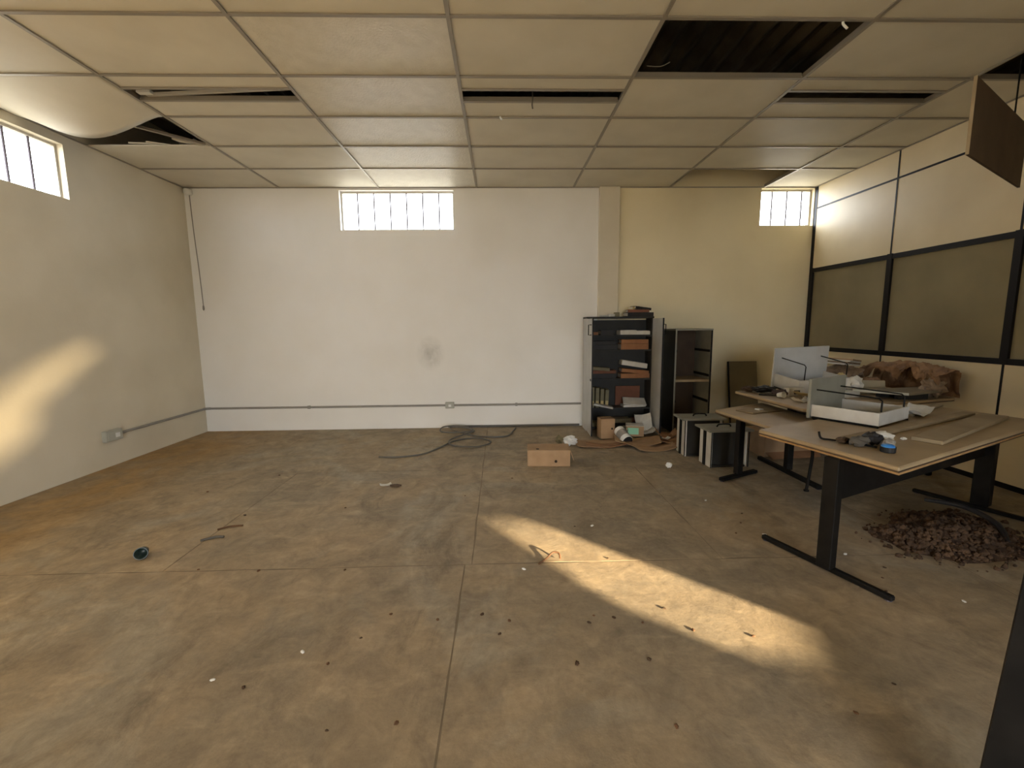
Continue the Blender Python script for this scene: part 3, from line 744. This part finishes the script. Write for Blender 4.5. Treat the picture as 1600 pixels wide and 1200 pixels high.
# cardboard under the far desk
def card_box(label, loc, rz, size, flaps=False, m=CARD, holes=()):
    w, d_, h = size; t = .006
    o = empty('cardboard_box', loc, rz); tag(o, label, 'box')
    MB().box(-w/2, w/2, -d_/2, -d_/2+t, 0, h).build('side', m, o); MB().box(-w/2, w/2, d_/2-t, d_/2, 0, h).build('side', m, o)
    MB().box(-w/2, -w/2+t, -d_/2+t, d_/2-t, 0, h).build('side', m, o); MB().box(w/2-t, w/2, -d_/2+t, d_/2-t, 0, h).build('side', m, o)
    return o
o = card_box('cardboard box on the floor under the far desk', (3.02, 4.62, 0), .1, (.62, .36, .24))
MB().box(-.31, .31, -.18, .18, .24, .246).build('lid', CARD, o)
MB().prism([(-.31, -.18), (.31, -.18), (.26, -.36), (-.26, -.36)], 0, .005, rot((0, -.0, .24), 0, 0, 0) @ Matrix.Translation((0, .18, 0)) @ Matrix.Rotation(.5, 4, 'X') @ Matrix.Translation((0, -.18, 0))).build('flap', CARDRED, o)
# archive box in the open floor, lying with two finger holes
ab = card_box('cardboard archive box lying alone on the open floor', (.475, 4.36, 0), -.06, (.42, .25, .155))
MB().box(-.21, .21, -.125, .125, .155, .161).build('lid', CARD, ab)
HOLE = mat('box_hole_dark', (.03, .018, .010), .9)
MB().lathe([(0, 0), (.014, 0), (.014, .004), (0, .004)], 14, rot((.07, -.126, .05), 0, math.pi/2)).build('finger_hole', HOLE, ab)
MB().lathe([(0, 0), (.016, 0), (.016, .004), (0, .004)], 14, rot((-.11, -.08, .160))).build('finger_hole', HOLE, ab)
MB().prism([(0, -.125), (.10, -.13), (.10, .12), (0, .125)], 0, .005, rot((.21, 0, .155), 0, 0, 1.25)).build('flap', CARD, ab)

# ------------------------------------------------------------------ litter in front of the cabinet
def sheet(name, label, cat, loc, poly, m, rz=0, curl=.02, t=.006, group=None, rx=0, ry=0):
    """thin curled board from a quad outline"""
    a, b, c, d = [Vector((*p, 0)) for p in poly]; sd_ = random.random()*50
    mb = MB()
    def fn(s_, t_):
        p = a.lerp(b, s_).lerp(d.lerp(c, s_), t_)
        p.z = curl*(abs(s_-.5)*2)**2 + curl*.6*abs(mn.noise(Vector((s_*2.1+sd_, t_*2.1, 0)))) + t
        return p
    mb.grid(fn, 8, 6, t)
    o = mb.build(name, m); o.location = loc; o.rotation_euler = (rx, ry, rz)
    return tag(o, label, cat, group)
def quad(w, h, k=.12):
    j = lambda v: v*(1+random.uniform(-k, k))
    return [(j(-w/2), j(-h/2)), (j(w/2), j(-h/2)), (j(w/2), j(h/2)), (j(-w/2), j(h/2))]
sheet('cardboard_sheet', 'flat cardboard piece nearest the white crumpled bag', 'cardboard', (1.10, 5.02, 0), quad(.50, .30), CARD, .05)
sheet('cardboard_sheet', 'folded reddish cardboard flap lying below the upright carton', 'cardboard', (1.20, 4.92, .004), quad(.46, .16), CARDRED, .12, .03)
sheet('cardboard_sheet', 'large cardboard sheet in front of the green labelled box', 'cardboard', (1.58, 5.03, .012), quad(.55, .38), CARD, -.22, .05)
sheet('cardboard_sheet', 'pale brown cardboard sheet nearest the viewer by the cabinet', 'cardboard', (1.70, 4.78, .003), quad(.50, .24), CARD, .1, .03)
sheet('cardboard_sheet', 'reddish cardboard strip left of the standing drawers', 'cardboard', (2.00, 5.02, .010), quad(.38, .26), CARDRED, .2, .04)
sheet('cardboard_sheet', 'bent cardboard corner raised at foot of the filing cabinet', 'cardboard', (2.02, 5.24, .02), quad(.26, .20), CARDRED, -.2, .07)
sheet('cardboard_sheet', 'brown cardboard sheet behind the farther standing drawer', 'cardboard', (2.36, 5.12, .006), quad(.46, .28), CARDRED, -.05, .03)
uc = card_box('small upright carton at left foot of the open cabinet', (1.275, 5.26, .022), .12, (.17, .15, .235), m=CARD)
MB().box(-.085, .085, -.075, .075, .235, .24).build('lid', CARD, uc)
MB().lathe([(0, 0), (.012, 0), (.012, .003), (0, .003)], 12, rot((.05, -.076, .12), 0, math.pi/2)).build('finger_hole', HOLE, uc)
gb = card_box('small carton with mint green label before the cabinet', (1.64, 5.30, .035), -.25, (.21, .17, .125), m=CARD)
MB().box(-.105, .105, -.085, .085, .125, .13).build('lid', PAPER, gb)
MB().box(-.09, .045, -.089, -.085, .025, .105).build('label', GREEN, gb)
cn = empty('paint_can', (1.44, 5.08, .082), .25, math.radians(112), 0); tag(cn, 'white round tin lying on its side on cardboard', 'tin')
MB().lathe([(0, -.11), (.062, -.11), (.066, -.105), (.066, .105), (.062, .11)], 24).build('body', WHITEP, cn, smooth=False)
MB().lathe([(.062, .110), (.056, .110), (.052, .095), (0, .095)], 24).build('rim', DARKBOOK, cn)
MB().lathe([(.0665, -.05), (.0672, -.05), (.0672, .05), (.0665, .05)], 24).build('label_band', PVC, cn)
tb = empty('paper_tube', (1.47, 5.33, .08), .2, math.radians(70)); tag(tb, 'grey paper tube leaning behind the white tin', 'tube')
MB().lathe([(.045, -.12), (.05, -.12), (.05, .12), (.045, .12), (.045, -.12)], 20).build('roll', OLIVEBOOK, tb)
sheet('paper_sheet', 'white paper sheet slumped by right door of the open cabinet', 'paper', (1.78, 5.42, .03), quad(.26, .24), PAPER, .3, .06, .003)
sheet('paper_sheet', 'white paper standing on edge inside the cabinet foot', 'paper', (1.80, 5.52, .13), quad(.22, .22), PAPER, .1, .04, .003, rx=1.0)
sheet('paper_sheet', 'small white paper scrap right of the brown cardboard', 'paper', (1.985, 4.80, .006), quad(.15, .07), PAPER, .1, .02, .003)
sheet('paper_sheet', 'small white paper scrap on the reddish cardboard', 'paper', (1.93, 5.02, .05), quad(.09, .06), PAPER, .5, .015, .003)

def crumple(name, label, cat, loc, size, m, seed, nlat=10, nlon=16, amp=.35, parent=None, squash=0):
    mb = MB(); vs = []
    for i in range(nlat+1):
        th = math.pi*i/nlat
        for j in range(nlon):
            ph = 2*math.pi*j/nlon
            d = Vector((math.sin(th)*math.cos(ph), math.sin(th)*math.sin(ph), math.cos(th)))
            k = 1 + amp*mn.noise(d*2.3+Vector((seed, seed*.7, 0))) + amp*.6*abs(mn.noise(d*5.1+Vector((0, seed, seed))))
            p = Vector((d.x*size[0]/2*k, d.y*size[1]/2*k, d.z*size[2]/2*k))
            vs.append(p)
    zmin = min(p.z for p in vs)
    for p in vs: p.z -= zmin
    fs = [[i*nlon+j, i*nlon+(j+1) % nlon, (i+1)*nlon+(j+1) % nlon, (i+1)*nlon+j] for i in range(nlat) for j in range(nlon)]
    mb.add(vs, fs); me = mb.mesh(name, m)
    bm = bmesh.new(); bm.from_mesh(me); bmesh.ops.remove_doubles(bm, verts=bm.verts, dist=1e-5); bm.to_mesh(me); bm.free()
    o = link(name, me, parent); o.location = loc
    if label: tag(o, label, cat)
    return o
crumple('plastic_bag', 'crumpled white plastic bag beside the archive box', 'bag', (.80, 4.98, 0), (.15, .12, .10), WHITEP, 3.1, amp=.5)
crumple('paper_ball', 'dusty crumpled wad left of the white plastic bag', 'paper', (.68, 5.05, 0), (.08, .07, .09), OLIVEBOOK, 5.1, amp=.5)
crumple('paper_ball', 'small white paper ball alone on the floor before the drawers', 'paper', (1.62, 4.12, 0), (.06, .05, .045), WHITEP, 8.3, 8, 10, .4)

# ------------------------------------------------------------------ things on the desks
# long planks on the near desk
def plank(label, a, b, w, t, z, m=WOODPLANK):
    o = MB().bar((a[0], a[1], z+t/2), (b[0], b[1], z+t/2), w, t).build('plank', m, None, .003); return tag(o, label, 'plank', 'planks on the near desk')
plank('long narrow plank lying by the pale drawer on the near desk', (1.95, 2.42), (3.42, 3.10), .07, .022, ZD+.001)
plank('broad plank with raised end lying across the near desk', (2.40, 2.38), (3.50, 3.00), .14, .022, ZD+.001)
plank('thin batten at far edge of the near desk', (2.95, 3.08), (3.55, 3.45), .05, .018, ZD+.001)
# debris at the near corner
tp = empty('tape_roll', (2.03, 2.215, ZD+.001)); tag(tp, 'dark roll with bright blue cap at the near desk corner', 'tape')
MB().lathe([(.018, 0), (.032, 0), (.034, .004), (.034, .030), (.030, .034), (.018, .034), (.018, 0)], 20).build('roll', DARKBOOK, tp)
MB().lathe([(0, .044), (.012, .044), (.026, .040), (.030, .034), (.030, .03), (0, .03)], 20, Matrix.Translation((-.006, -.006, .0))).build('cap', BLUE, tp, smooth=True)
for k, (x, y, sx, sy, sz, m, lbl) in enumerate((
    (2.05, 2.34, .09, .07, .06, DARKBOOK, 'black lump of debris behind the blue capped roll'),
    (1.97, 2.33, .10, .06, .05, TAPE, 'dark grey rubble lump at the near desk edge'),
    (2.13, 2.38, .11, .08, .06, PAPER, 'white crumpled rag among debris on the near desk'),
    (2.10, 2.29, .06, .05, .045, PVC, 'grey crumpled scrap beside the white rag'),
    (1.93, 2.40, .07, .04, .03, DARKBROWN, 'brown debris lump at left of the desk litter'),
    (2.32, 2.44, .03, .02, .015, PAPER, 'tiny white crumb between the planks'))):
    crumple('debris_lump', lbl, 'debris', (x, y, ZD), (sx, sy, sz), m, 11+k*3.3, 8, 12, .6)
tagged(MB().tube(spline([(1.865, 2.50, ZD+.045), (1.87, 2.485, ZD+.010), (1.90, 2.45, ZD+.008), (1.95, 2.40, ZD+.010), (2.0, 2.30, ZD+.012), (2.02, 2.27, ZD+.010)]), .006, 6), 'wire_piece', BLACK, 'bent black wire with upturned end on the near desk', 'wire')
tagged(MB().tube(spline([(2.0, 2.50, ZD+.006), (2.2, 2.60, ZD+.006), (2.42, 2.68, ZD+.006)]), .005, 6), 'wire_piece', BLACK, 'straight dark wire beside the narrow plank', 'wire')
sheet('paper_sheet', 'white crumpled paper at back of the near desk', 'paper', (3.02, 3.12, ZD+.002), quad(.30, .16), PAPER, .45, .05, .003)
# low stand with board (far right of the near desk / far desk)
st = empty('board_on_blocks', (3.57, 3.90, ZD)); tag(st, 'flat grey board propped on blocks before the brown paper heap', 'board')
MB().prism([(-.36, .02), (-.10, -.26), (.36, -.10), (.34, .12)], .055, .075).build('board', mat('grey_board', (.24, .20, .13), .6, (.2, .165, .11), 5, 4), st, .003)
MB().bar((-.362, .018, .068), (-.102, -.262, .068), .008, .02).build('metal_edge', SOCKET, st)
MB().box(-.06, .20, -.13, -.08, 0, .055).build('block', DARKLAM, st); MB().box(-.10, .22, .02, .07, 0, .055).build('block', DARKLAM, st)

# heap of torn brown wrapping along the partition
def wrap(label, loc, length, width, height, m, seed, rz, rag=.5):
    """long torn wrapping: stands up at the back, folds over the top and hangs ragged in front"""
    mb = MB(); w = width
    prof = [(w*.5, .0), (w*.5, height*.5), (w*.42, height), (w*.1, height*1.06), (-w*.25, height*.98), (-w*.45, height*.8), (-w*.52, height*.45)]
    def fn(s_, t_):
        k = t_*(len(prof)-1); i = min(int(k), len(prof)-2); q = k-i
        x = prof[i][0]*(1-q)+prof[i+1][0]*q; z = prof[i][1]*(1-q)+prof[i+1][1]*q
        ragz = height*rag*(.9+1.6*mn.noise(Vector((s_*7+seed, seed, 0)))+.6*mn.noise(Vector((s_*21+seed, 3, 0))))
        if t_ > .7: z += (t_-.7)/.3*(ragz-height*.2)
        v = Vector((s_*length*7+seed, t_*5.5, seed))
        e1 = 1-2*abs(mn.noise(v)); e2 = 1-2*abs(mn.noise(v*2.3+Vector((5, 1, 0))))
        edge = math.sin(math.pi*t_)**.5
        x += (.030*e1+.018*e2-.03)*edge; z += (.028*e2+.022*e1-.03)*edge
        z *= .8+.25*math.sin(math.pi*(.12+.8*s_))
        y = (s_-.5)*length + .05*mn.noise(Vector((t_*4, seed+9, s_*3)))
        return (x, y, max(.004, z)+.004)
    mb.grid(fn, 46, 22, .003)
    o = mb.build('wrapping_paper', m); o.location = loc; o.rotation_euler = (0, 0, rz)
    return tag(o, label, 'wrapping paper', 'torn brown wrapping on the far desk')
wrap('long torn brown wrapping against the partition', (3.955, 4.22, ZD), .90, .20, .26, KRAFT, 2.2, .02, .45)
wrap('pale brown crumpled wrapping at left of the heap', (3.62, 4.62, ZD), .40, .22, .20, KRAFTPALE, 7.7, .55, .3)
wrap('low crumpled brown wrapping in front of the heap', (3.68, 4.32, ZD), .32, .16, .11, KRAFT, 19.4, -.2, .3)
for k in range(4):
    bd = MB().prism([(-.15, -.10), (.16, -.11), (.17, .10), (-.14, .11)], 0, .014).build('flat_package', [PAPER, KRAFTPALE, PAPER, CARD][k])
    bd.location = (3.64+.006*k, 4.64-.01*k, ZD+.235+.016*k); bd.rotation_euler = (.03, .10, .5+.06*k)
    tag(bd, ['lowest flat package of four on top of the paper heap', 'second flat package from bottom on the paper heap', 'third flat package from bottom on the paper heap', 'topmost flat brown package on the paper heap'][k], 'package', 'flat packages on the heap')
crumple('wrapping_ball', 'torn shiny crumpled wrapping at right end of the heap', 'wrapping paper', (3.90, 3.86, ZD), (.17, .15, .14), KRAFTPALE, 31.7, 12, 18, .6)
crumple('teal_lump', 'dark teal plastic lump in front of the brown wrapping', 'plastic', (3.56, 4.20, ZD), (.09, .08, .08), TEAL, 4.4)
crumple('paper_ball', 'white crumpled paper standing before the brown heap', 'paper', (3.36, 4.10, ZD), (.13, .10, .14), PAPER, 24.4, amp=.5)
crumple('paper_ball', 'cream crumpled paper behind the pale drawer', 'paper', (3.40, 4.32, ZD), (.12, .10, .16), MANILA, 28.4, amp=.5)
tagged(MB().box(-.12, .12, -.02, .02, 0, .13, rot((3.52, 4.10, ZD), -.35, -.25)), 'grey_card', mat('grey_card_stock', (.33, .29, .2), .7), 'grey card leaning in front of the brown heap', 'card', bevel=.003)
book('paper_stack', PAPER, (3.14, 3.97, ZD), (.28, .15, .05), 'low stack of papers on far desk behind the pale drawer', 'papers', .3, pages=False)
# litter at left end of the far desk
sheet('envelope', 'yellow manila envelope on left end of the far desk', 'envelope', (2.84, 3.94, ZD+.006), quad(.28, .15), MANILA, .35, .045, .004)
sheet('paper_sheet', 'brown wrapping sheet under the manila envelope', 'paper', (2.80, 3.76, ZD+.001), quad(.34, .18), KRAFTPALE, -.3, .03, .003)
pk = empty('carton', (2.76, 4.06, ZD+.001), .1); tag(pk, 'small white carton beside the far drawer', 'carton')
MB().box(-.08, .08, -.035, .035, 0, .075).build('body', PAPER, pk, .003); MB().box(-.03, .03, -.037, -.035, .02, .055).build('print', TAPE, pk)
MB().box(-.08, .08, -.035, .035, .076, .079).build('lid', PAPER, pk)
crumple('dark_rag', 'dark crumpled rag at left end of the far desk', 'rag', (2.58, 4.24, ZD), (.22, .12, .06), DARKBOOK, 41.2, amp=.5)
crumple('dark_rag', 'brown rag lump next to the dark rag', 'rag', (2.48, 4.33, ZD), (.14, .08, .05), DARKBROWN, 44.2, amp=.5)
crumple('dark_rag', 'purplish rag near the small white cup', 'rag', (2.66, 4.08, ZD), (.18, .10, .05), mat('dusky_cloth', (.10, .07, .07), .9), 47.2, amp=.5)
cu = empty('paper_cup', (2.565, 3.95, ZD+.028), .3, math.radians(80)); tag(cu, 'small white paper cup tipped over on the far desk', 'cup')
MB().lathe([(0, 0), (.020, 0), (.028, .06), (.026, .06), (.018, .004), (0, .004)], 16, Matrix.Translation((0, 0, -.03))).build('body', WHITEP, cu, smooth=True)
MB().tube([(.028*math.cos(t*.4), .028*math.sin(t*.4), .03) for t in range(17)], .002, 5).build('rim', WHITEP, cu)
sheet('paper_sheet', 'white paper scrap at front edge of the far desk', 'paper', (2.60, 3.72, ZD+.001), quad(.14, .09), PAPER, .2, .03, .003)
tagged(MB().bar((2.46, 4.12, ZD+.008), (2.62, 4.02, ZD+.008), .014, .012), 'pen', DARKBOOK, 'dark pen lying at left end of the far desk', 'pen')
# on the low side table
cl = empty('folder_board', (2.33, 3.86, ZR+.001), .35); tag(cl, 'brown folder board lying on the low side table', 'folder')
MB().box(-.20, .16, -.09, .09, 0, .012).build('board', WOODPLANK, cl, .002); MB().box(-.05, .0, -.03, .02, .012, .022).build('clip', WHITEP, cl)

# ------------------------------------------------------------------ soil pile and floor litter
mb = MB()
def mound(s_, t_):
    a = 2*math.pi*s_; rr = t_
    ex, ey = .50, .30
    n1 = 1+.28*mn.noise(Vector((math.cos(a)*1.5, math.sin(a)*1.5, 3)))
    x, y = math.cos(a)*ex*rr*n1, math.sin(a)*ey*rr*n1
    z = .10*(1-rr**2)**1.2*(1+.5*mn.noise(Vector((x*6, y*6, 1)))) + .025*mn.noise(Vector((x*17, y*17, 5)))*(1-rr) if rr < 1 else 0
    th = .30
    return (2.89+x*math.cos(th)-y*math.sin(th), 2.66+x*math.sin(th)+y*math.cos(th), max(.001, z))
mb.grid(mound, 48, 16)
ico = [Vector(p).normalized() for p in ((0,0,1),(.9,0,.4),(.28,.85,.4),(-.72,.53,.4),(-.72,-.53,.4),(.28,-.85,.4),(.72,.53,-.4),(-.28,.85,-.4),(-.9,0,-.4),(-.28,-.85,-.4),(.72,-.53,-.4),(0,0,-1))]
icof = [(0,1,2),(0,2,3),(0,3,4),(0,4,5),(0,5,1),(1,6,2),(2,7,3),(3,8,4),(4,9,5),(5,10,1),(6,7,2),(7,8,3),(8,9,4),(9,10,5),(10,6,1),(11,7,6),(11,8,7),(11,9,8),(11,10,9),(11,6,10)]
so_ = tag(mb.build('soil_mound', SOIL, smooth=True), 'dark mound of crumbly soil on floor beneath the near desk', 'soil', kind='stuff')
mb = MB()
for k in range(2200):
    a = random.random()*2*math.pi; q = random.random()**.5
    q *= 1.0 if random.random() < .85 else 1.25
    p = Vector(mound(a/(2*math.pi), min(q, .999)))
    if q > 1: c0 = Vector((2.89, 2.66, 0)); p = c0+(p-c0)*q; p.z = .0
    s0 = random.choice((.004, .006, .006, .008, .010, .013, .018))
    m = Matrix.Translation(p+Vector((0, 0, s0*.45))) @ Matrix.Rotation(random.random()*6, 4, 'Z')
    mb.add([v*s0*random.uniform(.7, 1.25) for v in ico], icof, m)
tag(mb.build('soil_clods', CLOD, smooth=False), 'loose clods scattered over the dark soil mound', 'soil', kind='stuff')
tagged(MB().tube(spline([(3.06, 3.00, .10), (3.16, 2.82, .12), (3.14, 2.60, .10), (3.06, 2.46, .05)]), [.012+.006*math.sin(i*.13) for i in range(25)], 8), 'black_hose', DARKBOOK, 'black hose piece curved over the soil mound', 'hose')

cu = empty('plastic_cup', (-2.19, 2.61, .034), .5, math.radians(78)); tag(cu, 'dark green plastic cup lying on the open floor', 'cup')
MB().lathe([(0, -.04), (.026, -.04), (.034, .04), (.031, .04), (.024, -.034), (0, -.034)], 20).build('body', CUPM, cu, smooth=True)
MB().tube([(.034*math.cos(t*math.pi/10), .034*math.sin(t*math.pi/10), .04) for t in range(21)], .003, 6).build('rim', CUPM, cu)
sheet('paper_sheet', 'white paper scrap alone mid floor', 'paper', (-1.02, 3.78, .001), quad(.10, .05), PAPER, .3, .012, .003)
crumple('dark_scrap', 'dark scrap right beside the white scrap mid floor', 'debris', (-.92, 3.74, 0), (.10, .04, .02), DARKBROWN, 3.9)
tagged(MB().tube(spline([(.21, 2.42, .006), (.26, 2.47, .010), (.30, 2.50, .03), (.335, 2.49, .03), (.34, 2.46, .012)]), [.006]*33, 6), 'dry_twig', LEAF, 'curled dry twig lying in the sunlit floor patch', 'twig')
tagged(MB().tube(spline([(-1.96, 2.96, .006), (-1.9, 3.0, .008), (-1.82, 3.02, .006)]), .006, 6), 'dry_twig', LEAF, 'straight dry twig on floor right of the plastic cup', 'twig')
tagged(MB().tube(spline([(-1.97, 2.80, .006), (-1.9, 2.84, .01), (-1.85, 2.85, .006)]), .008, 6), 'dry_twig', TAPE, 'grey twig on the floor joint beside the plastic cup', 'twig')
spots = [(-.32,1.95),(-.63,1.84),(-.72,1.69),(-.02,1.84),(.03,1.93),(.40,1.90),(.44,1.95),(.52,1.93),(.64,1.89),(.60,1.66),(.86,1.83),(-1.0,1.58),(-.37,1.40),(-.62,1.38),(.60,1.35),(-.10,1.98),(-.55,2.0),(.78,1.99),(1.10,1.78),(.29,1.65),(1.66,2.9),(1.75,3.05),(1.55,2.75),(1.98,2.08),(2.05,2.2),(1.5,1.5),(1.24,1.38),(-1.2,3.3),(-.3,3.5),(-1.9,3.2),(-2.5,3.7),(-2.1,4.1),(.1,3.9),(.5,2.9),(-1.4,2.42),(-.9,2.41),(-1.75,2.45),(.62,2.47),(1.9,2.35),(2.15,2.3)]
me = [None]*4
for k in range(4):
    mb = MB(); mb.add([Vector((v.x*random.uniform(.7, 1.4), v.y*random.uniform(.5, 1), v.z*.5+.42)) for v in ico], icof)
    me[k] = mb.mesh('debris_chip', [LEAF, DARKBROWN, LEAF, CLOD][k])
for k, (x, y) in enumerate(spots):
    o = link('debris_chip', me[k % 4]); s0 = random.uniform(.007, .013)
    o.location = (x+random.uniform(-.01, .01), y, 0); o.scale = (s0, s0, s0*.8); o.rotation_euler = (0, 0, random.random()*6)
    tag(o, 'tiny dark brown chip of dirt scattered on the floor', 'debris', 'dirt chips scattered on the floor')
wsp = [(.12, 2.37), (-1.15, 1.62), (-.86, 1.76), (2.05, 2.45), (2.28, 1.98), (1.72, 2.72), (1.60, 3.3), (.62, 2.9)]
mb = MB(); mb.add([Vector((v.x*1.2, v.y*.7, v.z*.4+.38)) for v in ico], icof); wm = mb.mesh('white_chip', WHITEP)
for k, (x, y) in enumerate(wsp):
    o = link('white_chip', wm); o.location = (x, y, 0); s0 = random.uniform(.008, .014); o.scale = (s0, s0, s0); o.rotation_euler = (0, 0, random.random()*6)
    tag(o, 'tiny white chip scattered on the floor', 'debris', 'white chips scattered on the floor')
